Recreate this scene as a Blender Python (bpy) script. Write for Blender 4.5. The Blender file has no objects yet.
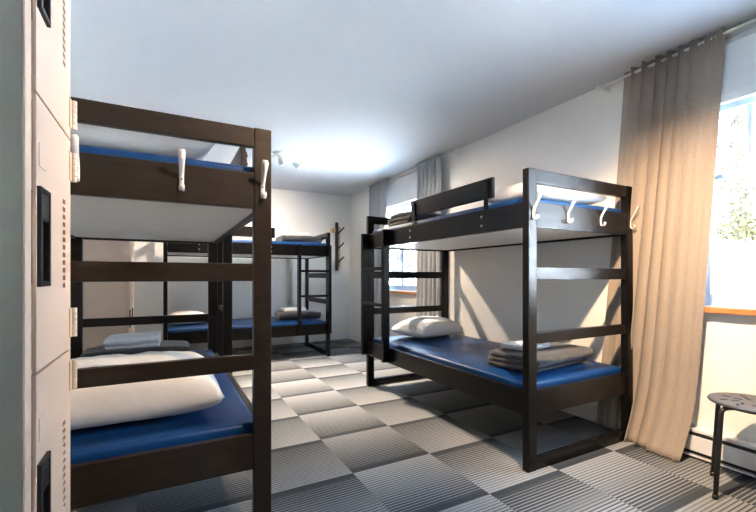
import bpy, bmesh, math, random
from mathutils import Vector, Matrix, noise
random.seed(7)
PI = math.pi
C = bpy.context.scene.collection
SC = bpy.context.scene

# ------------------------------------------------------------------ materials
def new_mat(name):
    m = bpy.data.materials.new(name); m.use_nodes = True
    nt = m.node_tree; b = nt.nodes['Principled BSDF']
    return m, nt, b

def mat(name, col, rough=.5, metal=0., spec=.5, var=.12, vscale=6., bump=0., bscale=60., stretch=None, sheen=0., coat=0.):
    """noise-varied principled material in object space"""
    m, nt, b = new_mat(name)
    N, L = nt.nodes, nt.links
    tc = N.new('ShaderNodeTexCoord'); mp = N.new('ShaderNodeMapping')
    L.new(tc.outputs['Object'], mp.inputs[0])
    if stretch: mp.inputs['Scale'].default_value = stretch
    nz = N.new('ShaderNodeTexNoise'); nz.inputs['Scale'].default_value = vscale; nz.inputs['Detail'].default_value = 4
    L.new(mp.outputs[0], nz.inputs['Vector'])
    rp = N.new('ShaderNodeValToRGB')
    rp.color_ramp.elements[0].position = .3; rp.color_ramp.elements[1].position = .7
    rp.color_ramp.elements[0].color = (*[c*(1-var) for c in col], 1)
    rp.color_ramp.elements[1].color = (*[min(1, c*(1+var)) for c in col], 1)
    L.new(nz.outputs['Fac'], rp.inputs[0]); L.new(rp.outputs[0], b.inputs['Base Color'])
    b.inputs['Roughness'].default_value = rough; b.inputs['Metallic'].default_value = metal
    b.inputs['Specular IOR Level'].default_value = spec
    if sheen:
        b.inputs['Sheen Weight'].default_value = sheen
    if coat:
        b.inputs['Coat Weight'].default_value = coat; b.inputs['Coat Roughness'].default_value = .2
    if bump:
        n2 = N.new('ShaderNodeTexNoise'); n2.inputs['Scale'].default_value = bscale; n2.inputs['Detail'].default_value = 3
        L.new(mp.outputs[0], n2.inputs['Vector'])
        bp = N.new('ShaderNodeBump'); bp.inputs['Strength'].default_value = bump; bp.inputs['Distance'].default_value = .01
        L.new(n2.outputs['Fac'], bp.inputs['Height']); L.new(bp.outputs[0], b.inputs['Normal'])
    return m

def carpet_mat():
    m, nt, b = new_mat('carpet_tiles'); N, L = nt.nodes, nt.links
    def val(op, a, c=None, d=None, clamp=False):
        n = N.new('ShaderNodeMath'); n.operation = op; n.use_clamp = clamp
        for i, v in enumerate((a, c, d)):
            if v is None: continue
            if isinstance(v, (int, float)): n.inputs[i].default_value = v
            else: L.new(v, n.inputs[i])
        return n.outputs[0]
    def mixc(f, a, c):
        n = N.new('ShaderNodeMix'); n.data_type = 'RGBA'
        L.new(f, n.inputs['Factor'])
        for k, v in ((6, a), (7, c)):
            if isinstance(v, tuple): n.inputs[k].default_value = (*v, 1)
            else: L.new(v, n.inputs[k])
        return n.outputs[2]
    g = N.new('ShaderNodeNewGeometry'); s = N.new('ShaderNodeSeparateXYZ'); L.new(g.outputs['Position'], s.inputs[0])
    x = val('DIVIDE', val('SUBTRACT', s.outputs['X'], .888), .504)
    y = val('DIVIDE', val('SUBTRACT', s.outputs['Y'], 1.446), .5)
    par = val('FLOORED_MODULO', val('FLOOR', x), 2.)          # 0 / 1: alternate columns are laid the other way round
    t = val('FRACT', y)
    u = val('ADD', val('MULTIPLY', t, val('SUBTRACT', 1., par)), val('MULTIPLY', val('SUBTRACT', 1., t), par))
    sfr = val('FRACT', val('MULTIPLY', u, 26.))
    duty = val('MULTIPLY_ADD', u, .78, .10)
    light = val('MULTIPLY_ADD', val('SUBTRACT', duty, sfr), 7., .5, clamp=True)
    # the middle of a tile is woven finer
    mid = val('SUBTRACT', 1., val('DIVIDE', val('ABSOLUTE', val('SUBTRACT', u, .52)), .14), clamp=True)
    light = val('ADD', val('MULTIPLY', light, val('SUBTRACT', 1., val('MULTIPLY', mid, .75))), val('MULTIPLY', duty, val('MULTIPLY', mid, .75)))
    # tile to tile change of tone
    wn = N.new('ShaderNodeTexWhiteNoise'); wn.noise_dimensions = '2D'
    cb = N.new('ShaderNodeCombineXYZ'); L.new(val('FLOOR', x), cb.inputs[0]); L.new(val('FLOOR', y), cb.inputs[1]); L.new(cb.outputs[0], wn.inputs['Vector'])
    nz = N.new('ShaderNodeTexNoise'); nz.inputs['Scale'].default_value = 260; L.new(g.outputs['Position'], nz.inputs['Vector'])
    col = mixc(light, (.054, .062, .070), (.295, .312, .322))
    band = val('MULTIPLY_ADD', val('SUBTRACT', .085, u), 60., .5, clamp=True)
    col = mixc(band, col, (.045, .055, .066))
    tone = val('ADD', val('MULTIPLY_ADD', wn.outputs['Value'], .22, .80), val('MULTIPLY_ADD', nz.outputs['Fac'], .3, -.15))
    hs = N.new('ShaderNodeHueSaturation'); L.new(tone, hs.inputs['Value']); L.new(col, hs.inputs['Color'])
    L.new(hs.outputs[0], b.inputs['Base Color'])
    b.inputs['Roughness'].default_value = .92; b.inputs['Specular IOR Level'].default_value = .25
    bp = N.new('ShaderNodeBump'); bp.inputs['Strength'].default_value = .5; bp.inputs['Distance'].default_value = .004
    L.new(val('ADD', light, nz.outputs['Fac']), bp.inputs['Height']); L.new(bp.outputs[0], b.inputs['Normal'])
    return m

def glass_mat():
    m = bpy.data.materials.new('window_glass'); m.use_nodes = True
    nt = m.node_tree; nt.nodes.clear(); N, L = nt.nodes, nt.links
    o = N.new('ShaderNodeOutputMaterial'); mx = N.new('ShaderNodeMixShader')
    t = N.new('ShaderNodeBsdfTransparent'); gl = N.new('ShaderNodeBsdfGlossy'); gl.inputs['Roughness'].default_value = .02
    fr = N.new('ShaderNodeLayerWeight'); fr.inputs['Blend'].default_value = .5
    pw = N.new('ShaderNodeMath'); pw.operation = 'POWER'; pw.inputs[1].default_value = 5; L.new(fr.outputs['Facing'], pw.inputs[0])
    ma = N.new('ShaderNodeMath'); ma.operation = 'MULTIPLY_ADD'; ma.inputs[1].default_value = .5; ma.inputs[2].default_value = .03; L.new(pw.outputs[0], ma.inputs[0])
    L.new(ma.outputs[0], mx.inputs[0]); L.new(t.outputs[0], mx.inputs[1]); L.new(gl.outputs[0], mx.inputs[2]); L.new(mx.outputs[0], o.inputs[0])
    return m

def emit_mat(name, col, s):
    m, nt, b = new_mat(name)
    b.inputs['Emission Color'].default_value = (*col, 1); b.inputs['Emission Strength'].default_value = s
    return m

def leaf_mat(name, a, c):
    m, nt, b = new_mat(name); N, L = nt.nodes, nt.links
    oi = N.new('ShaderNodeNewGeometry'); rp = N.new('ShaderNodeValToRGB')
    rp.color_ramp.elements[0].color = (*a, 1); rp.color_ramp.elements[1].color = (*c, 1)
    L.new(oi.outputs['Random Per Island'], rp.inputs[0]); L.new(rp.outputs[0], b.inputs['Base Color'])
    b.inputs['Roughness'].default_value = .7
    b.inputs['Subsurface Weight'].default_value = 0
    return m

M = dict(
    brownwood_lit=mat('dark_brown_wood_lit', (.021, .0135, .0088), spec=.35, rough=.36, var=.3, vscale=3., bump=.12, bscale=30., stretch=(3, 3, 14)),  # browner copy of the bunk wood: scuffs plus lighting put into the colour
    wood=mat('black_stained_wood', (.0050, .0046, .0048), spec=.26, rough=.25, var=.28, vscale=3., bump=.12, bscale=30., stretch=(3, 3, 14)),
    base=mat('white_melamine_board', (.80, .77, .72), rough=.55, var=.03, vscale=4),
    vinyl=mat('blue_vinyl', (.002, .040, .150), spec=.32, rough=.38, var=.10, vscale=5, bump=.25, bscale=9.),
    cotton=mat('white_cotton', (.86, .84, .82), rough=.9, var=.03, bump=.45, bscale=10., sheen=.1),
    towel=mat('white_terry', (.82, .83, .85), rough=.95, var=.05, vscale=40, bump=.6, bscale=190.),
    fleece=mat('grey_fleece', (.046, .047, .051), rough=.95, var=.25, vscale=22, bump=.7, bscale=120., sheen=.35),
    wall=mat('warm_white_paint', (.85, .84, .80), rough=.75, var=.012, vscale=2, bump=.04, bscale=180.),
    wallgrey=mat('dark_brown_paint', (.07, .06, .052), rough=.75, var=.02, vscale=2),
    ceil=mat('ceiling_paint', (.66, .69, .71), rough=.8, var=.012, vscale=2, bump=.05, bscale=140.),
    trim=mat('white_gloss_trim', (.82, .83, .83), rough=.35, var=.02),
    sash=mat('pale_window_vinyl', (.34, .44, .58), rough=.4, var=.02),
    sill=mat('orange_pine', (.50, .20, .07), rough=.4, var=.25, vscale=5., stretch=(6, 1, 6)),
    pine=mat('light_pine', (.60, .36, .16), rough=.5, var=.2, vscale=6., stretch=(1, 1, 6)),
    metal=mat('beige_enamel', (.70, .535, .42), rough=.38, var=.02, vscale=3),
    sidegrey=mat('grey_olive_side', (.30, .29, .245), rough=.5, var=.03, vscale=3),  # near locker's side panel, greyer and darker than its doors
    hinge=mat('beige_hinge_metal', (.70, .57, .44), rough=.32, metal=.25, var=.05),
    black=mat('black_plastic', (.012, .012, .013), rough=.4, var=.1),
    rust=mat('brown_recess_metal', (.10, .06, .035), rough=.6, var=.5, vscale=40),
    hook=mat('off_white_enamel', (.62, .60, .56), rough=.3, var=.03),
    steel=mat('brushed_steel', (.55, .55, .55), rough=.3, metal=.9, var=.05),
    curtain=mat('beige_linen', (.325, .27, .225), rough=.95, var=.10, vscale=120., bump=.25, bscale=420., stretch=(1, 1, 2.2), sheen=.2),
    greycurt=mat('grey_linen', (.37, .385, .40), rough=.95, var=.08, vscale=90., bump=.2, bscale=300., sheen=.2),
    rod=mat('white_rod', (.80, .80, .78), rough=.3, var=.02),
    shade=mat('white_blind_fabric', (.78, .80, .82), rough=.9, var=.02),
    stoolm=mat('black_steel', (.012, .012, .014), rough=.38, var=.1),
    stoolseat=mat('dark_grey_seat', (.055, .057, .065), rough=.42, var=.1),
    heater=mat('white_heater_steel', (.78, .79, .80), rough=.35, var=.02),
    dark=mat('dark_slot', (.015, .015, .015), rough=.8, var=.1),
    snow=mat('snow', (.90, .92, .95), rough=.9, var=.02, bump=.2, bscale=3.),
    bark=mat('grey_bark', (.04, .03, .024), rough=.9, var=.3, vscale=12),
    leafA=leaf_mat('yellow_green_leaves', (.030, .032, .005), (.085, .074, .020)),
    leafB=leaf_mat('blue_green_needles', (.008, .014, .015), (.03, .04, .045)),
    lampw=mat('white_lamp_metal', (.78, .80, .80), rough=.35, var=.02),
    bulb=emit_mat('lit_bulb', (1., .72, .42), 5.),
    glass=glass_mat(), carpet=carpet_mat(),
)

# ------------------------------------------------------------------ mesh helpers
def box(bm, x0, x1, y0, y1, z0, z1, bev=.0, seg=2):
    x0, x1 = min(x0, x1), max(x0, x1); y0, y1 = min(y0, y1), max(y0, y1); z0, z1 = min(z0, z1), max(z0, z1)
    v = [bm.verts.new((x, y, z)) for x in (x0, x1) for y in (y0, y1) for z in (z0, z1)]
    f = [bm.faces.new([v[i] for i in q]) for q in ((0, 1, 3, 2), (4, 6, 7, 5), (0, 4, 5, 1), (2, 3, 7, 6), (0, 2, 6, 4), (1, 5, 7, 3))]
    if bev:
        e = list({e for q in f for e in q.edges})
        bmesh.ops.bevel(bm, geom=e, offset=bev, segments=seg, affect='EDGES', profile=.6)

def tube(bm, pts, r, seg=10, caps=True, flat=None):
    """sweep a circle (or an ellipse flat=(a,b,up)) along pts; r may be a list"""
    pts = [Vector(p) for p in pts]; n = len(pts); rings = []
    prev = None
    for i, p in enumerate(pts):
        t = (pts[min(i+1, n-1)] - pts[max(i-1, 0)]).normalized()
        if prev is None:
            a = Vector((0, 0, 1)) if abs(t.z) < .9 else Vector((1, 0, 0))
            u = t.cross(a).normalized()
        else:
            u = (prev - t*prev.dot(t)).normalized()
        prev = u; w = t.cross(u)
        rr = r[i] if isinstance(r, (list, tuple)) else r
        rings.append([bm.verts.new(p + (u*math.cos(2*PI*k/seg) + w*math.sin(2*PI*k/seg))*rr) for k in range(seg)])
    for a, b in zip(rings, rings[1:]):
        for k in range(seg):
            bm.faces.new((a[k], a[(k+1) % seg], b[(k+1) % seg], b[k]))
    if caps:
        bm.faces.new(rings[0][::-1]); bm.faces.new(rings[-1])

def lathe(bm, prof, center=(0, 0, 0), seg=28):
    c = Vector(center); rings = []
    for r, z in prof:
        rings.append([bm.verts.new(c + Vector((r*math.cos(2*PI*k/seg), r*math.sin(2*PI*k/seg), z))) for k in range(seg)])
    for a, b in zip(rings, rings[1:]):
        for k in range(seg): bm.faces.new((a[k], a[(k+1) % seg], b[(k+1) % seg], b[k]))
    bm.faces.new(rings[0][::-1]); bm.faces.new(rings[-1])

def obj(name, bm, m, parent=None, smooth=False):
    bmesh.ops.recalc_face_normals(bm, faces=bm.faces)
    me = bpy.data.meshes.new(name); bm.to_mesh(me); bm.free()
    if smooth:
        for p in me.polygons: p.use_smooth = True
    me.materials.append(M[m])
    o = bpy.data.objects.new(name, me); C.objects.link(o)
    if parent: o.parent = parent
    return o

def flip(bm, sx):
    if sx < 0:
        for v in bm.verts: v.co.x = -v.co.x

def tag(o, label=None, cat=None, group=None, kind=None):
    for k, v in (('label', label), ('category', cat), ('group', group), ('kind', kind)):
        if v: o[k] = v
    return o

def empty(name, loc=(0, 0, 0), rz=0.):
    o = bpy.data.objects.new(name, None); C.objects.link(o)
    o.location = loc; o.rotation_euler = (0, 0, rz); o.empty_display_size = .1
    return o

def kids(o): return [c for c in bpy.data.objects if c.parent == o]
def copy_tree(o, parent=None, skip=()):
    c = o.copy(); C.objects.link(c); c.parent = parent
    for ch in kids(o):
        if ch.name.split('.')[0] not in skip: copy_tree(ch, c, skip)
    return c

def grid_plate(bm, axis, d0, d1, a0, a1, z0, z1, holes):
    """plate perpendicular to axis ('x' or 'y'), d0..d1 thick, with rectangular through holes (a0,a1,z0,z1)"""
    A = sorted({a0, a1, *[h[i] for h in holes for i in (0, 1)]}); Z = sorted({z0, z1, *[h[i] for h in holes for i in (2, 3)]})
    A = [a for a in A if a0 <= a <= a1]; Z = [z for z in Z if z0 <= z <= z1]
    solid = {}
    for i in range(len(A)-1):
        for j in range(len(Z)-1):
            ca, cz = (A[i]+A[i+1])/2, (Z[j]+Z[j+1])/2
            solid[i, j] = not any(h[0] < ca < h[1] and h[2] < cz < h[3] for h in holes)
    V = {}
    def vert(d, i, j):
        k = (d, i, j)
        if k not in V: V[k] = bm.verts.new((d, A[i], Z[j]) if axis == 'x' else (A[i], d, Z[j]))
        return V[k]
    for (i, j), s in solid.items():
        if not s: continue
        for d in (d0, d1): bm.faces.new([vert(d, i, j), vert(d, i+1, j), vert(d, i+1, j+1), vert(d, i, j+1)])
        for (di, dj, p, q) in ((-1, 0, (i, j), (i, j+1)), (1, 0, (i+1, j), (i+1, j+1)), (0, -1, (i, j), (i+1, j)), (0, 1, (i, j+1), (i+1, j+1))):
            if not solid.get((i+di, j+dj), False):
                bm.faces.new([vert(d0, *p), vert(d0, *q), vert(d1, *q), vert(d1, *p)])

# ------------------------------------------------------------------ setting
XL, XR, YF, YB, ZC = -.70, 2.765, -1.6, 6.2, 2.432
def struct(name, bm, m, **k): return tag(obj(name, bm, m, **k), kind='structure')

bm = bmesh.new(); box(bm, XL-.15, XR+.15, YF-.15, YB+.15, -.12, 0); struct('floor', bm, 'carpet')
bm = bmesh.new(); box(bm, XL-.15, XR+.15, YF-.15, YB+.15, ZC, ZC+.1); struct('ceiling', bm, 'ceil')
bm = bmesh.new(); box(bm, XL-.15, XL, YF, YB, 0, ZC); struct('wall_left', bm, 'wall')
bm = bmesh.new(); box(bm, XL-.15, XR+.15, YB, YB+.15, 0, ZC); struct('wall_back', bm, 'wall')
W1 = (-.02, 1.175, .89, 2.12); W2 = (4.12, 5.16, .875, 2.12)
bm = bmesh.new(); grid_plate(bm, 'x', XR, XR+.15, YF, YB, 0, ZC, [W1, W2]); struct('wall_right', bm, 'wall')
bm = bmesh.new(); box(bm, XL-.15, XR+.15, YF-.15, YF, 0, ZC); struct('wall_front', bm, 'wallgrey')
bm = bmesh.new(); box(bm, XL-.15, XR+.15, -7.0, 2.75, ZC+.101, 6.4); struct('snow_shade_block', bm, 'wallgrey')  # unseen block, added to shade the snow outside the near window
bm = bmesh.new(); box(bm, XL, XR-.001, YB-.014, YB-.0005, .0005, .11, .003); struct('baseboard_back', bm, 'trim')
bm = bmesh.new(); box(bm, XR-.014, XR-.0005, 1.25, YB-.015, .0005, .11, .003); struct('baseboard_right', bm, 'trim')

def window(n, w, mull, rail_z, axis='x', d=XR+.05, sgn=1):
    root = tag(empty(f'window_{n}'), kind='structure')
    a0, a1, z0, z1 = w
    f = .05
    def pb(b, p0, p1, q0, q1, e0, e1, bev=.003):
        if axis == 'x': box(b, e0, e1, p0, p1, q0, q1, bev)
        else: box(b, p0, p1, e0, e1, q0, q1, bev)
    b = bmesh.new()
    pb(b, a0, a0+f, z0, z1, d, d+.07*sgn); pb(b, a1-f, a1, z0, z1, d, d+.07*sgn)
    pb(b, a0+f, a1-f, z0, z0+f+.02, d, d+.07*sgn); pb(b, a0+f, a1-f, z1-f-.06, z1, d, d+.07*sgn)
    obj('window_frame', b, 'sash', root)
    b = bmesh.new()
    for (p0, p1, q0, q1) in mull: pb(b, p0, p1, q0, q1, d+.012*sgn, d+.058*sgn, .002)
    if mull: obj('muntin', b, 'sash', root)
    b = bmesh.new(); pb(b, a0+.02, a1-.02, z0+.03, z1-.05, d+.033*sgn, d+.037*sgn, 0)
    obj('pane', b, 'glass', root)
    return root
top, bot = 2.01, .96
w1 = window(1, W1, [(y-.012, y+.012, 1.655, top) for y in (.955, .54, .13)] + [(.03, 1.125, 1.625, 1.655)], 0)
b = bmesh.new(); box(b, XR-.055, XR+.05, W1[0]-.06, W1[1]+.06, .855, .8895, .006); obj('window_sill', b, 'sill', w1)
w2 = window(2, W2, [(4.55, 4.615, bot-.02, top), (4.17, 5.11, 1.625, 1.655)] + [(y-.01, y+.01, 1.655, top) for y in (4.33, 4.83)], 0)
b = bmesh.new(); box(b, XR-.055, XR+.05, W2[0]-.06, W2[1]+.06, .84, .8745, .006); obj('window_sill', b, 'sill', w2)

# ------------------------------------------------------------------ bunk beds
BW, BL, BH = .978, 1.96, 1.65
def hook_mesh():
    """a coat hook on the plane y=0 sticking out to -y, base of the plate at z=0"""
    b = bmesh.new()
    def strip(pts, ws, th=.0045):
        rows = []
        for i, (y, z) in enumerate(pts):
            y0, z0 = pts[max(i-1, 0)]; y1, z1 = pts[min(i+1, len(pts)-1)]
            l = math.hypot(y1-y0, z1-z0); ny, nz = -(z1-z0)/l, (y1-y0)/l
            w = ws[i]/2
            rows.append([b.verts.new((sx*w, y+ny*k*th/2, z+nz*k*th/2)) for sx, k in ((-1, -1), (1, -1), (1, 1), (-1, 1))])
        for a, c in zip(rows, rows[1:]):
            for k in range(4): b.faces.new((a[k], a[(k+1) % 4], c[(k+1) % 4], c[k]))
        b.faces.new(rows[0][::-1]); b.faces.new(rows[-1])
    # one continuous strip: lower hook tip, round the bottom, up the plate, out along the long prong
    P = [(-.029, .020), (-.030, .010), (-.025, .002), (-.016, -.002), (-.008, .001), (-.004, .010), (-.0035, .035), (-.0045, .050), (-.012, .066), (-.026, .088), (-.042, .112), (-.050, .128), (-.052, .138)]
    Wd = [.015, .020, .019, .017, .016, .016, .016, .016, .0165, .018, .023, .025, .016]
    strip(P, Wd)
    return b

def make_bunk(sx, label, wood='wood', hooks=True):
    """local frame: x from 0 (ladder side) to sx*BW, y from 0 (end with hooks) to BL"""
    root = empty('bunk_bed'); tag(root, label, 'bunk bed', 'bunk beds')
    def part(name, fn, m=None, parent=root, smooth=False):
        m = m or wood
        b = bmesh.new(); fn(b); flip(b, sx)
        return obj(name, b, m, parent, smooth)
    pw, pd = .069, .042
    for x0 in (0, BW-pw):
        for y0 in (0, BL-pd):
            part('post', lambda b: box(b, x0, x0+pw, y0, y0+pd, 0, BH, .006, 3))
    R = [('top_rail', 1.573, 1.648, .030), ('end_rail', 1.331, 1.471, .030), ('rung', 1.043, 1.112, .030), ('rung', .692, .754, .030), ('end_rail', .300, .438, .030), ('floor_rail', .001, .066, .036)]
    for y0, s in ((0.003, 1), (BL-.003, -1)):
        for nm, z0, z1, th in R:
            part(nm, lambda b: box(b, pw+.001, BW-pw-.001, y0, y0+s*th, z0, z1, .003))
    for x0, x1 in ((.004, .034), (BW-.034, BW-.004)):
        for z0, z1 in ((1.331, 1.471), (.300, .438)):
            part('side_rail', lambda b: box(b, x0, x1, pd+.001, BL-pd-.001, z0, z1, .003))
    for z in (1.346, .315):
        part('bed_base', lambda b: box(b, .036, BW-.036, .036, BL-.036, z, z+.015), 'base')
    # ladder at the far end of the open side
    yl = (1.505, 1.545, 1.915, 1.955)
    for a, c in ((yl[0], yl[1]), (yl[2], yl[3])):
        part('ladder_upright', lambda b: box(b, -.060, .0035 if c < BL-pd else -.001, a, c, .312, 1.473, .004))
    for z in (1.118, .795):
        part('ladder_rung', lambda b: box(b, -.058, -.002, yl[1]+.0005, yl[2]-.0005, z, z+.030, .004))
    # guard rail on two flat brackets
    g = part('guard_rail', lambda b: box(b, .0455, .069, .315, 1.235, 1.548, 1.674, .004))
    for y in (.362, 1.178):
        br = part('bracket', lambda b: box(b, .0355, .0450, y-.018, y+.018, 1.375, 1.655, .002), parent=g)
        for z in (1.60, 1.64):
            part('bolt', lambda b: tube(b, [(.0352, y, z), (.0305, y, z)], .007, 10), 'black', parent=g)
        for z in (1.375, 1.43):
            part('bolt', lambda b: tube(b, [(.0038, y, z), (.0005, y, z)], .008, 10), 'steel')
    # coat hooks on the end board and its posts
    for x in (.036, .325, .632, .944) if hooks else ():
        hk = hook_mesh()
        yy = .0005 if (x < pw or x > BW-pw) else .0035
        for v in hk.verts: v.co = Vector((v.co.x+x, v.co.y+yy-.001, v.co.z+1.373))
        flip(hk, sx)
        h = obj('coat_hook', hk, 'hook', root, True)
        for z in (.018, .042):
            part('screw', lambda b: tube(b, [(x, yy-.0065, 1.373+z), (x, yy-.0092, 1.373+z)], .0035, 8), 'black', parent=h)
    return root

bedB = make_bunk(1, 'black wooden bunk bed along the right wall beside the tall beige curtain')
bedB.location = (1.718, 1.4955, 0)
bedA = make_bunk(-1, 'dark brown bunk bed in the left foreground behind the beige locker', 'brownwood_lit')
bedA.location = (.374, 1.606, 0)
bedC = make_bunk(-1, 'black wooden bunk bed along the back wall beside the coat rack', 'wood', False)
bedC.location = (-.03, 4.95, 0); bedC.rotation_euler = (0, 0, -PI/2)

# ------------------------------------------------------------------ bedding
def place(o, bed, lx, ly, z, rz=0.):
    """put o at bed-local (distance from ladder side, distance from hook end)"""
    if bed == 'B': o.location = (1.718+lx, 1.4955+ly, z); o.rotation_euler = (0, 0, rz)
    elif bed == 'A': o.location = (.374-lx, 1.606+ly, z); o.rotation_euler = (0, 0, rz)
    else: o.location = (-.03+ly, 4.95+lx, z); o.rotation_euler = (0, 0, rz)
    return o

def mattress_mesh(seed, h):
    b = bmesh.new()
    box(b, -.447, .447, -.935, .935, 0, h, .022, 4)
    bmesh.ops.subdivide_edges(b, edges=[e for e in b.edges if e.calc_length() > .3], cuts=16, use_grid_fill=True)
    for v in b.verts:
        if v.co.z > h*.6:
            n = noise.noise(Vector((v.co.x*3+seed, v.co.y*2.4, seed)))
            e = max(0, 1-(abs(v.co.x)/.447)**6)*max(0, 1-(abs(v.co.y)/.935)**14)
            v.co.z += n*.006*e + .008*e
    return b
def mattress(bed, up, label, seed):
    h = .146 if up else .136
    b = mattress_mesh(seed, h)
    if bed == 'C':
        for v in b.verts: v.co = Vector((v.co.y, -v.co.x, v.co.z))
    o = obj('mattress', b, 'vinyl', None, True)
    tag(o, label, 'mattress', 'blue vinyl mattresses')
    place(o, bed, BW/2, BL/2, 1.3615 if up else .3305)
    return o
mattress('A', True, 'blue mattress on the upper berth of the left foreground bunk', 1)
mattress('A', False, 'blue mattress on the lower berth of the left foreground bunk', 2)
mattress('B', True, 'blue mattress on the upper berth of the right hand bunk', 3)
mattress('B', False, 'blue mattress on the lower berth of the right hand bunk', 4)
mattress('C', True, 'blue mattress on the upper berth of the bunk by the back wall', 5)
mattress('C', False, 'blue mattress on the lower berth of the bunk by the back wall', 6)
TU, TL = 1.5185, .4785        # mattress tops

def pillow(name, lx, ly, h, seed, wr=.006, m='cotton', n=44, flatb=.35, pw=2.8):
    b = bmesh.new()
    rows_t, rows_b = [], []
    def pt(i, j, s):
        a, c = -1+2*i/n, -1+2*j/n
        # corners drawn out a little, sides drawn in
        ux = a*(1-.07*(1-c*c)*abs(a)**3 ) ; uy = c*(1-.09*(1-a*a)*abs(c)**3)
        prof = (max(0, 1-abs(a)**pw)*max(0, 1-abs(c)**pw))**.46
        w = noise.noise(Vector((a*2.2+seed, c*2.6-seed, s))) * .5 + .5*noise.noise(Vector((a*6+seed, c*2.+a*3, s+4)))
        rim = max(0, 1-abs(a)**8)*max(0, 1-abs(c)**8)
        z = h*((1-flatb)*prof if s > 0 else -flatb*prof**.8) + wr*w*rim*(1 if s > 0 else .3)
        return Vector((ux*lx/2, uy*ly/2, z+flatb*h))
    T = [[b.verts.new(pt(i, j, 1)) for j in range(n+1)] for i in range(n+1)]
    edge = lambda i, j: i in (0, n) or j in (0, n)
    B = [[T[i][j] if edge(i, j) else b.verts.new(pt(i, j, -1)) for j in range(n+1)] for i in range(n+1)]
    for i in range(n):
        for j in range(n):
            b.faces.new((T[i][j], T[i+1][j], T[i+1][j+1], T[i][j+1]))
            q = (B[i][j], B[i][j+1], B[i+1][j+1], B[i+1][j])
            try: b.faces.new(q)
            except ValueError: pass
    return obj(name, b, m, None, True)

def folded(name, w, d, th, layers, m, seed, jit=.009):
    """a cloth folded over and over: serpentine section (in y,z), extruded along x"""
    b = bmesh.new(); path = []
    r = th/2
    for k in range(layers):
        z = r + k*th; s = 1 if k % 2 == 0 else -1
        dd = d/2 - r - .006*((k*37 + seed) % 3)
        ys = [-s*dd + 2*s*dd*i/10 for i in range(11)]
        path += [(y, z) for y in ys]
        if k < layers-1:
            path += [(s*dd + s*r*math.sin(a), z + r - r*math.cos(a)) for a in (PI*.2, PI*.4, PI*.6, PI*.8)]
    n = len(path); off = []
    for i, (y, z) in enumerate(path):
        y0, z0 = path[max(i-1, 0)]; y1, z1 = path[min(i+1, n-1)]
        l = math.hypot(y1-y0, z1-z0) or 1
        off.append((-(z1-z0)/l, (y1-y0)/l))
    hw = th*.485
    loop = [(path[i][0]+off[i][0]*hw, path[i][1]+off[i][1]*hw) for i in range(n)] + [(path[i][0]-off[i][0]*hw, path[i][1]-off[i][1]*hw) for i in range(n-1, -1, -1)]
    NS = 26; rings = []
    for s in range(NS+1):
        x = -w/2 + w*s/NS; ring = []
        t = abs(2*s/NS-1); shrink = 1 - .03*t**6
        for k, (y, z) in enumerate(loop):
            q = Vector((x*5+seed, y*5, z*9))
            zz = z + jit*noise.noise(q)*min(1, z/(th*.6))
            sag = -.10*(t**4)*z
            e = .5*jit*noise.noise(q*2.3+Vector((3, 1, 2)))
            xe = x + (.012*noise.noise(Vector((z*60, seed, y*3))) if s in (0, NS) else 0)
            ring.append(b.verts.new((xe, y*shrink + e, max(.0005, zz+sag))))
        rings.append(ring)
    L = len(loop)
    for a, c in zip(rings, rings[1:]):
        for k in range(L): b.faces.new((a[k], a[(k+1) % L], c[(k+1) % L], c[k]))
    for ring in (rings[0], rings[-1]):
        for i in range(n-1):
            b.faces.new((ring[i], ring[i+1], ring[L-2-i], ring[L-1-i]))
    return obj(name, b, m, None, True)

# left foreground bunk
p = pillow('pillow', .80, .54, .225, 3, .016, pw=4); place(p, 'A', .55, .405, TL+.006, -.03)
tag(p, 'large white pillow on the lower berth of the left foreground bunk', 'pillow', 'white pillows')
p = pillow('pillow', .76, .42, .185, 9, .022, pw=3.2); place(p, 'A', .575, .265, TU+.004, .0)
tag(p, 'rumpled white pillow on the upper berth of the left foreground bunk', 'pillow', 'white pillows')
q = folded('folded_blanket', .58, .34, .032, 4, 'fleece', 4); place(q, 'A', .53, 1.40, TL+.006, .02)
tag(q, 'folded grey blanket beyond the large pillow on the left foreground bunk', 'blanket', 'folded grey blankets')
q = folded('folded_towel', .29, .22, .026, 3, 'towel', 8); place(q, 'A', .555, 1.36, TL+.138, -.03)
tag(q, 'folded white towel on the grey blanket of the left foreground bunk', 'towel', 'folded white towels')
# right bunk
p = pillow('pillow', .60, .42, .185, 21, .010); place(p, 'B', .53, 1.68, TL+.006, .22)
tag(p, 'white pillow at the ladder end of the right hand lower berth', 'pillow', 'white pillows')
q = folded('folded_blanket', .66, .36, .034, 3, 'fleece', 11); place(q, 'B', .50, .335, TL+.006, .13)
tag(q, 'folded grey blanket on the lower berth of the right hand bunk', 'blanket', 'folded grey blankets')
q = folded('folded_towel', .30, .19, .015, 2, 'towel', 15); place(q, 'B', .40, .36, TL+.112, .16)
tag(q, 'folded white towel on the grey blanket of the right hand lower berth', 'towel', 'folded white towels')
p = pillow('pillow', .68, .44, .15, 33, .012); place(p, 'B', .50, .30, TU+.004, 0)
tag(p, 'white pillow behind the hooked end board of the right hand upper berth', 'pillow', 'white pillows')
q = folded('folded_blanket', .50, .34, .042, 3, 'fleece', 18); place(q, 'B', .40, 1.62, TU+.006, .1)
tag(q, 'folded grey blanket at the ladder end of the right hand upper berth', 'blanket', 'folded grey blankets')
q = folded('folded_towel', .36, .24, .022, 2, 'towel', 19); place(q, 'B', .62, 1.27, TU+.006, .1)
tag(q, 'folded white towel behind the guard rail of the right hand upper berth', 'towel', 'folded white towels')
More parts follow.
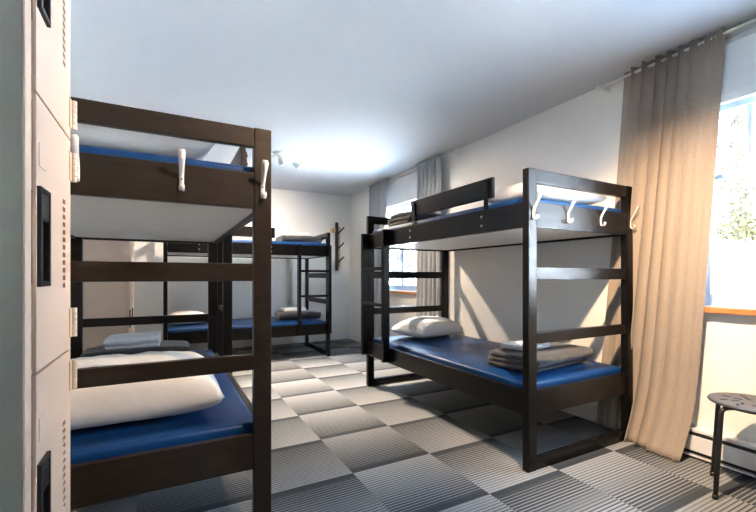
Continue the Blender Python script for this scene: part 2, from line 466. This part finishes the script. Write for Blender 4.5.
# back bunk
p = pillow('pillow', .46, .50, .15, 41, .008); place(p, 'C', .52, .26, TL+.006, 0)
tag(p, 'white pillow on the lower berth of the bunk by the back wall', 'pillow', 'white pillows')
q = folded('folded_blanket', .56, .36, .034, 3, 'fleece', 23); place(q, 'C', .42, 1.64, TL+.006, -.05)
tag(q, 'folded grey blanket on the lower berth of the back bunk behind its ladder', 'blanket', 'folded grey blankets')
q = folded('folded_towel', .30, .22, .018, 2, 'towel', 27); place(q, 'C', .44, 1.58, TL+.112, .1)
tag(q, 'folded white towel on the lower grey blanket of the back bunk', 'towel', 'folded white towels')
q = folded('folded_blanket', .56, .36, .031, 3, 'fleece', 29); place(q, 'C', .44, 1.66, TU+.006, .04)
tag(q, 'folded grey blanket on the upper berth of the bunk by the back wall', 'blanket', 'folded grey blankets')
q = folded('folded_towel', .28, .22, .018, 2, 'towel', 31); place(q, 'C', .48, 1.68, TU+.110, 0)
tag(q, 'folded white towel on the upper grey blanket of the back bunk', 'towel', 'folded white towels')

# ------------------------------------------------------------------ lockers
LX, LY0, LY1 = -.193, .80, 1.105
def locker(x_front, depth, y0, y1, label, detail=True, seams=(.44, .90, 1.363, 1.826)):
    root = empty('locker', (x_front, y0, 0)); tag(root, label, 'locker', 'beige steel lockers')
    wd = y1-y0; H = seams[-1]+.012
    b = bmesh.new()
    t = .004
    # carcass: sides, back, top, bottom and the front frame round the doors
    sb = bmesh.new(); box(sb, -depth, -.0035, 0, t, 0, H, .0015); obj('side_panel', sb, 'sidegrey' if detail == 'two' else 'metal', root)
    box(b, -depth, 0, wd-t, wd, 0, H, .0015)
    box(b, -depth, -depth+t, t, wd-t, 0, H); box(b, -depth+t, -.002, t, wd-t, H-t, H); box(b, -depth+t, -.002, t, wd-t, 0, t)
    box(b, -.022, 0, t+.0002, .034, 0, H, .003); box(b, -.0033, 0, 0, t+.001, 0, H, .0006); box(b, -.022, 0, wd-.010, wd-t, 0, H, .001)
    lo = .006
    for s in seams[:-1]:
        box(b, -depth+t, -.006, t, wd-t, s-.004, s+.004)
    obj('carcass', b, 'metal', root)
    for s in seams:
        z0, z1 = lo+.0025, s-.0025; lo = s
        h = z1-z0
        d0, d1 = .036, wd-.007
        hy0, hy1 = .046, .098; hz0, hz1 = z0+h*.32, z0+h*.66
        vy0, vy1 = d1-.074, d1-.050
        holes = [(hy0, hy1, hz0, hz1)]
        n = 12
        for k in range(n):
            zc = z0+h*.305 + (h*.38)*k/(n-1)
            holes.append((vy0, vy1, zc-.005, zc+.005))
        b = bmesh.new(); grid_plate(b, 'x', .0, .005, d0, d1, z0, z1, holes if detail else [])
        dr = obj('door', b, 'metal', root)
        if detail:
            b = bmesh.new()
            e = .006
            box(b, .001, .011, hy0-e, hy0+.003, hz0-e, hz1+e, .002); box(b, .001, .011, hy1-.003, hy1+e, hz0-e, hz1+e, .002)
            box(b, .001, .011, hy0+.003, hy1-.003, hz0-e, hz0+.003, .002); box(b, .001, .011, hy0+.003, hy1-.003, hz1-.003, hz1+e, .002)
            box(b, .002, .010, hy0+.003, hy1-.003, hz1-.05, hz1-.003, .003)
            obj('pull_handle', b, 'black', dr)
            b = bmesh.new(); box(b, -.016, -.014, hy0-.002, hy1+.002, hz0-.002, hz1+.002)
            box(b, -.014, -.0005, hy1+.0005, hy1+.002, hz0, hz1); box(b, -.014, -.0005, hy0-.002, hy0-.0005, hz0, hz1); box(b, -.014, -.0005, hy0, hy1, hz0-.002, hz0-.0005)
            obj('handle_recess', b, 'rust', dr)
            b = bmesh.new(); box(b, -.010, -.0085, vy0-.006, vy1+.006, z0+h*.28, z0+h*.71); obj('vent_shade', b, 'dark', dr)  # dark sheet added behind the vents so their holes look shaded
            b = bmesh.new(); box(b, .0048, .0062, hy0+.005, hy0+.045, z1-.115, z1-.075, .001)
            obj('label_holder', b, 'metal', dr)
        for zc in (z0+.056, z1-.056):
            b = bmesh.new()
            yh = d1+.007
            for k in range(5): tube(b, [(.010, yh, zc-.032+.013*k), (.010, yh, zc-.032+.013*k+.0118)], .0062, 10)
            box(b, .005, .0075, yh-.022, yh-.002, zc-.032, zc+.032, .001)
            obj('hinge', b, 'hinge', dr)
    return root
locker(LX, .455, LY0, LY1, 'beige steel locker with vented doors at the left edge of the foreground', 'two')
locker(-.308, .385, 4.30, 4.605, 'beige steel locker seen through the left bunk, nearer of the far pair')
locker(-.308, .385, 4.607, 4.912, 'beige steel locker in the far left corner, farther of the far pair')

# ------------------------------------------------------------------ curtains, rods, roller shades
def curtain(name, m, top, bottom, ztop, folds, amp_t, amp_b, seed, hem=None, NS=150, NT=60, header=.07):
    """top/bottom: functions s -> (x, y); folds with depth growing from amp_t to amp_b"""
    b = bmesh.new(); rows = []
    for t in range(NT+1):
        q = t/NT; row = []
        for s in range(NS+1):
            u = s/NS
            xt, yt = top(u); xb, yb, zb = bottom(u)
            e = q**1.1
            x = xt+(xb-xt)*e; y = yt+(yb-yt)*e; z = ztop+(zb-ztop)*q
            ph = folds*(u + .03*noise.noise(Vector((u*4+seed, q*.8, seed))) + .012*q*math.sin(u*9+seed))
            env = 1-.85*min(1, max(0, (u-.48)/.3)) if name == 'curtain' else 1
            am = env*(amp_t+(amp_b-amp_t)*q)*(.75+.5*noise.noise(Vector((u*5, seed, 2.))))
            sh = math.sin(2*PI*ph)
            x += am*sh - .3*am
            if q < .05:                           # shirred heading
                x += .005*math.sin(2*PI*u*folds*3.1+q*60)
                z += .004*math.sin(2*PI*u*folds*2.3)
            y += .5*am*math.cos(2*PI*ph)
            x += .006*noise.noise(Vector((u*7, q*5, seed)))
            if hem: x, y, z = hem(u, q, x, y, z)
            row.append(b.verts.new((x, y, z)))
        rows.append(row)
    for a, c in zip(rows, rows[1:]):
        for s in range(NS): b.faces.new((a[s], a[s+1], c[s+1], c[s]))
    o = obj('curtain', b, m, None, True)
    md = o.modifiers.new('thick', 'SOLIDIFY'); md.thickness = .003; md.offset = 0
    return o

# near curtain: u=0 at the far end (beside the bunk), u=1 at the window
def hem1(u, q, x, y, z):
    k = max(0, (q-.80)/.20)
    x -= .13*k**2*math.sin(min(1, u*1.25)*PI*.5)**2*(1 if u > .35 else u/.35)   # the cloth is too long and kicks out over the carpet
    z = max(z, .006+.012*(1-k))
    if y > 1.49:                                   # squeezed between bed and wall
        lim = 2.708
        f = min(1, (y-1.49)/.03)
        x = max(x, lim*f + x*(1-f))
    return min(x, 2.752), y, z
def xtop(u): return 2.688
c1 = curtain('curtain', 'curtain', lambda u: (2.692, 1.545-.535*u - .02*math.sin(PI*u)), lambda u: (2.70, 1.74-.565*u, .0 if u > .3 else .01), 2.423, 8.2, .034, .046, 3, hem1)
tag(c1, 'tall beige curtain drawn beside the near window at the right', 'curtain', 'curtains on the right wall')
def hem2(u, q, x, y, z):
    k = max(0, (q-.85)/.15)
    return x-.10*k**2*u, y+.08*k**2, max(z, .006)
def far_curtain(y0, y1, yb0, yb1, seed, hem):
    return curtain('c', 'greycurt', lambda u: (2.683, y0+(y1-y0)*u), lambda u: (2.69, yb0+(yb1-yb0)*u, .01), 2.415, 6, .018, .032, seed, hem, NS=110, NT=40)
c2 = far_curtain(4.72, 5.27, 4.95, 5.33, 11, hem2)
tag(c2, 'grey curtain on the far side of the far window, nearest the back wall', 'curtain', 'curtains on the right wall')
c3 = far_curtain(3.52, 4.00, 3.54, 4.02, 17, lambda u, q, x, y, z: (min(x, 2.75), y, z))
tag(c3, 'grey curtain on the near side of the far window, above the right bunk', 'curtain', 'curtains on the right wall')

def rod(y0, y1, label):
    root = empty('curtain_rod', (2.70, y0, 2.395)); tag(root, label, 'curtain rod', 'curtain rods')
    L = y1-y0
    b = bmesh.new(); tube(b, [(0, 0, 0), (0, L, 0)], .009, 12); obj('pole', b, 'rod', root, True)
    for y in (0, L):
        b = bmesh.new(); tube(b, [(0, y-.012, 0), (0, y-.006, 0), (0, y+.006, 0), (0, y+.012, 0)], [.009, .016, .016, .009], 12); obj('finial', b, 'rod', root, True)
    for y in (.035, L-.035):
        b = bmesh.new(); box(b, -.006, XR-2.7005, y-.008, y+.008, -.022, -.010, .002); box(b, XR-2.7045, XR-2.7005, y-.016, y+.016, -.04, .02, .001); obj('bracket', b, 'rod', root)
    return root
rod(-.55, 1.735, 'white curtain rod above the near window carrying the beige curtain')
rod(3.28, 5.42, 'white curtain rod above the far window carrying the grey curtains')

def shade(y0, y1, zb, label):
    root = empty('roller_shade', (XR-.004, y0, 2.36)); tag(root, label, 'window shade', 'roller shades')
    L = y1-y0
    b = bmesh.new(); tube(b, [(-.024, 0, 0), (-.024, L, 0)], .020, 16); obj('roller', b, 'shade', root, True)
    b = bmesh.new(); box(b, -.034, -.032, .01, L-.01, zb-2.36, .0); obj('shade_fabric', b, 'shade', root)
    b = bmesh.new(); box(b, -.047, -.019, .004, L-.004, zb-2.36-.055, zb-2.36, .008, 3); obj('bottom_bar', b, 'trim', root)
    return root
shade(-.08, 1.05, 2.075, 'white roller shade rolled up over the near window')
shade(4.06, 5.18, 2.075, 'white roller shade rolled up over the far window between grey curtains')

# ------------------------------------------------------------------ stool
def stool():
    cx, cy = 2.495, .832
    root = empty('stool', (cx, cy, 0), math.atan2(.112, .257)); tag(root, 'black round stool with slotted seat under the near window', 'stool')
    b = bmesh.new(); R = .168
    lathe(b, [(.02, .440), (R-.014, .440), (R-.003, .443), (R, .448), (R-.003, .454), (R-.016, .4555), (.12, .4525), (.02, .4515)], seg=48)
    seat = obj('seat', b, 'stoolseat', root, True)
    for k in range(8):                            # slots round the seat, their shade painted in as dark plates
        for r, zt in ((.062, .4532), (.108, .4540)):
            a = 2*PI*k/8 + r*2
            b = bmesh.new(); box(b, -.017, .017, -.0055, .0055, -.002, .0, .0006)
            b.transform(Matrix.Translation((r*math.cos(a), r*math.sin(a), zt)) @ Matrix.Rotation(a+.5, 4, 'Z'))
            obj('slot', b, 'dark', seat)
    b = bmesh.new(); lathe(b, [(.095, .424), (.110, .424), (.110, .439), (.095, .439)], seg=32); obj('ring', b, 'stoolm', root, True)
    for sx in (-1, 1):
        for sy in (-1, 1):
            b = bmesh.new()
            pts = [(sx*.045, sy*.045, .430), (sx*.095, sy*.095, .430), (sx*.108, sy*.108, .427), (sx*.116, sy*.116, .418), (sx*.119, sy*.119, .402), (sx*.141, sy*.141, .012)]
            tube(b, pts, .0105, 12); lg = obj('leg', b, 'stoolm', root, True)
            b = bmesh.new(); tube(b, [(sx*.1408, sy*.1408, .0), (sx*.140, sy*.140, .022)], .0128, 12); obj('foot', b, 'black', lg, True)
    return root
stool()

# ------------------------------------------------------------------ heater under the near window
def heater():
    y0, y1 = -.60, 1.30
    root = empty('heater', (XR-.001, y0, .0)); tag(root, 'long white electric baseboard heater under the near window', 'heater')
    L = y1-y0
    b = bmesh.new()
    box(b, -.008, 0, 0, L, .012, .175, .002)               # back plate
    box(b, -.060, -.008, 0, L, .156, .175, .004)           # top hood
    box(b, -.064, -.058, 0, L, .048, .138, .003)           # front panel
    box(b, -.058, -.008, 0, L, .012, .024, .002)           # bottom
    obj('casing', b, 'heater', root)
    b = bmesh.new(); box(b, -.056, -.010, .025, L-.025, .03, .150)
    obj('slot_shade_element', b, 'dark', root)  # element enlarged and dark, so the casing's slots look shaded
    for y in (0, L-.02):
        b = bmesh.new(); box(b, -.066, -.001, y, y+.02, .010, .177, .003); obj('end_cap', b, 'heater', root)
heater()

# ------------------------------------------------------------------ coat rack on the back wall
def rack():
    root = empty('coat_rack', (2.50, YB-.001, 0)); tag(root, 'black coat rack with slanted pegs on the back wall', 'coat rack')
    b = bmesh.new(); box(b, .020, .085, -.018, 0, 1.22, 1.90, .003); obj('backing_board', b, 'pine', root)
    b = bmesh.new(); box(b, -.012, .034, -.066, -.022, 1.165, 1.965, .004); obj('upright', b, 'stoolm', root)
    for z in (1.27, 1.505, 1.755):
        b = bmesh.new(); tube(b, [(.010, -.040, z), (.060, -.075, z+.06), (.115, -.110, z+.125)], .013, 10); obj('peg', b, 'stoolm', root, True)
    for z in (1.24, 1.88):
        b = bmesh.new(); box(b, .0, .03, -.0215, -.0185, z-.02, z+.02); obj('spacer', b, 'steel', root)
    b = bmesh.new(); box(b, -.085, -.014, -.062, 0, 1.795, 1.865, .004); obj('wooden_block', b, 'pine', root)
rack()

# ------------------------------------------------------------------ track lights
def spot(loc, target, energy, col, size, blend=.8, rad=.022):
    l = bpy.data.lights.new('spot', 'SPOT'); l.energy = energy; l.color = col; l.spot_size = size; l.spot_blend = blend; l.shadow_soft_size = rad
    o = bpy.data.objects.new('spot', l); C.objects.link(o); o.location = loc
    o.rotation_euler = (Vector(target)-Vector(loc)).to_track_quat('-Z', 'Y').to_euler()
    return o
WARM = (1., .78, .58)
def track(cx, cy, heads, label, rz=0., col=WARM):
    root = empty('track_light', (cx, cy, ZC-.0005), rz); tag(root, label, 'ceiling light', 'track lights')
    b = bmesh.new(); lathe(b, [(.055, -.022), (.062, -.016), (.062, 0)], seg=24); obj('ceiling_plate', b, 'lampw', root, True)
    b = bmesh.new(); tube(b, [(-.26, 0, -.050), (-.10, 0, -.046), (.10, 0, -.046), (.26, 0, -.050)], .009, 10); tube(b, [(0, 0, -.02), (0, 0, -.05)], .010, 10); obj('bar', b, 'lampw', root, True)
    R = Matrix.Rotation(rz, 3, 'Z')
    for hx, target, en, size in heads:
        base = Vector((cx, cy, ZC)) + R @ Vector((hx, 0, -.052))
        p = base + Vector((0, 0, -.035)); d = (Vector(target)-p).normalized()
        loc = lambda w: R.inverted() @ (w-Vector((cx, cy, ZC-.0005)))
        b = bmesh.new()
        a = p - d*.035; e = p + d*.050
        tube(b, [loc(a), loc(a+d*.006), loc(e-d*.002), loc(e), loc(e-d*.004), loc(e-d*.020)], [.020, .027, .030, .030, .026, .022], 20)
        hd = obj('lamp_head', b, 'lampw', root, True)
        b = bmesh.new(); tube(b, [loc(base+Vector((0, 0, .004))), loc(p)], .006, 8); obj('stem', b, 'lampw', hd, True)
        b = bmesh.new(); tube(b, [loc(e-d*.019), loc(e-d*.010)], .021, 16); obj('bulb', b, 'bulb', hd, True)
        spot(e+d*.004, target, en, col, size)
    return root
track(1.10, 4.36, [(-.21, (.7, 6.1, .9), 110, 2.0), (.02, (1.35, 3.7, 0), 380, 1.4), (.22, (2.75, 3.0, .6), 90, 1.5)], 'white track light with swivelling heads on the ceiling before the back bunk', .35)
track(1.10, .86, [(.20, (2.75, 1.25, .45), 190, 1.5), (-.20, (-.2, 1.7, .95), 54, 1.05)], 'white track light on the ceiling above the near end of the room', 0, (1., .72, .46))

# ------------------------------------------------------------------ outside
def snow_ground():
    b = bmesh.new(); n = 60
    V = [[None]*(n+1) for _ in range(n+1)]
    for i in range(n+1):
        for j in range(n+1):
            x = -30+80*i/n; y = -30+90*j/n
            d = max(0, x-6)
            z = -.35 + min(1.6, d*.16) + .25*noise.noise(Vector((x*.2, y*.2, 0)))*min(1, d/3)
            V[i][j] = b.verts.new((x, y, z))
    for i in range(n):
        for j in range(n): b.faces.new((V[i][j], V[i+1][j], V[i+1][j+1], V[i][j+1]))
    struct('ground_snow', b, 'snow', smooth=True)
snow_ground()
def tree(x, y, z0, h, r, n, m, label, crown0, ls, seed, cone=False):
    rnd = random.Random(seed)
    root = empty('tree', (x, y, z0)); tag(root, label, 'tree', 'trees outside the windows')
    b = bmesh.new(); tube(b, [(0, 0, -.3), (.05, .03, h*.4), (.0, .08, h*.95)], [r*.09, r*.06, .02], 8)
    obj('trunk', b, 'bark', root, True)
    b = bmesh.new()
    for k in range(26):
        z = h*(crown0 + (1-crown0)*rnd.random()); a = rnd.random()*6.28
        f = (1-(z/h)) if cone else math.sqrt(max(.05, 1-((z/h-crown0-(1-crown0)/2)/((1-crown0)/2))**2))
        tube(b, [(0, .05, z), (math.cos(a)*r*f*.5, math.sin(a)*r*f*.5, z+.1*r), (math.cos(a)*r*f, math.sin(a)*r*f, z+(-.2 if cone else .15)*r)], [.035, .022, .008], 5)
    obj('branch', b, 'bark', root, True)
    b = bmesh.new()
    for k in range(n):
        z = h*(crown0 + (1-crown0)*rnd.random()); a = rnd.random()*6.28
        f = (1-(z/h)*.95) if cone else math.sqrt(max(.05, 1-((z/h-crown0-(1-crown0)/2)/((1-crown0)/2))**2))
        rr = r*f*math.sqrt(rnd.random())
        c = Vector((math.cos(a)*rr, math.sin(a)*rr, z+rnd.uniform(-.1, .1)))
        u = Vector((rnd.gauss(0, 1), rnd.gauss(0, 1), rnd.gauss(0, 1))).normalized(); w = u.orthogonal().normalized()
        s = ls*rnd.uniform(.6, 1.3)
        b.faces.new([b.verts.new(c+u*s), b.verts.new(c+w*s*.5), b.verts.new(c-u*s), b.verts.new(c-w*s*.5)])
    obj('foliage', b, m, root)
tree(11.0, 3.9, .4, 7.5, 2.4, 42000, 'leafA', 'pale yellow green tree outside the near window', .20, .042, 5)
tree(12.5, 15.6, .5, 5.5, 1.5, 2600, 'leafB', 'snowy blue green tree outside the far window', .08, .11, 6, True)
tree(10.5, 17.4, .5, 5.0, 1.4, 2600, 'leafB', 'bluish conifer beyond the far window, left of the other tree', .08, .11, 8, True)

# ------------------------------------------------------------------ sky, portals, camera
w = bpy.data.worlds.new('sky'); SC.world = w; w.use_nodes = True
nt = w.node_tree; bg = nt.nodes['Background']
tc = nt.nodes.new('ShaderNodeTexCoord'); sp = nt.nodes.new('ShaderNodeSeparateXYZ'); rp = nt.nodes.new('ShaderNodeValToRGB')
nt.links.new(tc.outputs['Generated'], sp.inputs[0]); nt.links.new(sp.outputs['Z'], rp.inputs[0]); nt.links.new(rp.outputs[0], bg.inputs[0])
rp.color_ramp.elements[0].position = 0.; rp.color_ramp.elements[0].color = (.80, .91, 1., 1)
rp.color_ramp.elements[1].position = .7; rp.color_ramp.elements[1].color = (.42, .68, 1., 1)
bg.inputs[1].default_value = 9.
def portal(loc, rot, sx, sy):
    l = bpy.data.lights.new('window_portal', 'AREA'); l.shape = 'RECTANGLE'; l.size = sx; l.size_y = sy; l.cycles.is_portal = True
    o = bpy.data.objects.new('window_portal', l); C.objects.link(o); o.location = loc; o.rotation_euler = rot
for (a0, a1, z0, z1) in (W1, W2):
    portal((XR+.14, (a0+a1)/2, (z0+z1)/2), (0, PI/2, 0), z1-z0, a1-a0)
sl = bpy.data.lights.new('sun', 'SUN'); sl.energy = 85; sl.angle = .01; sl.color = (.95, .98, 1.)
so = bpy.data.objects.new('sun', sl); C.objects.link(so); so.rotation_euler = (0, -math.radians(28), math.radians(14))

cam = bpy.data.cameras.new('camera'); co = bpy.data.objects.new('camera', cam); C.objects.link(co)
co.location = (0, 0, 1.06); co.rotation_euler = (PI/2, 0, -math.radians(28.153))
cam.sensor_width = 36; cam.lens = 395.63/756*36; cam.shift_y = (276.753-256)/756; cam.clip_start = .02; cam.clip_end = 300
SC.camera = co
vs = SC.view_settings; vs.view_transform = 'Standard'; vs.look = 'None'; vs.gamma = 1; vs.use_curve_mapping = False; vs.exposure = 1.3
SC.cycles.max_bounces = 10; SC.cycles.diffuse_bounces = 6; SC.cycles.sample_clamp_indirect = 60
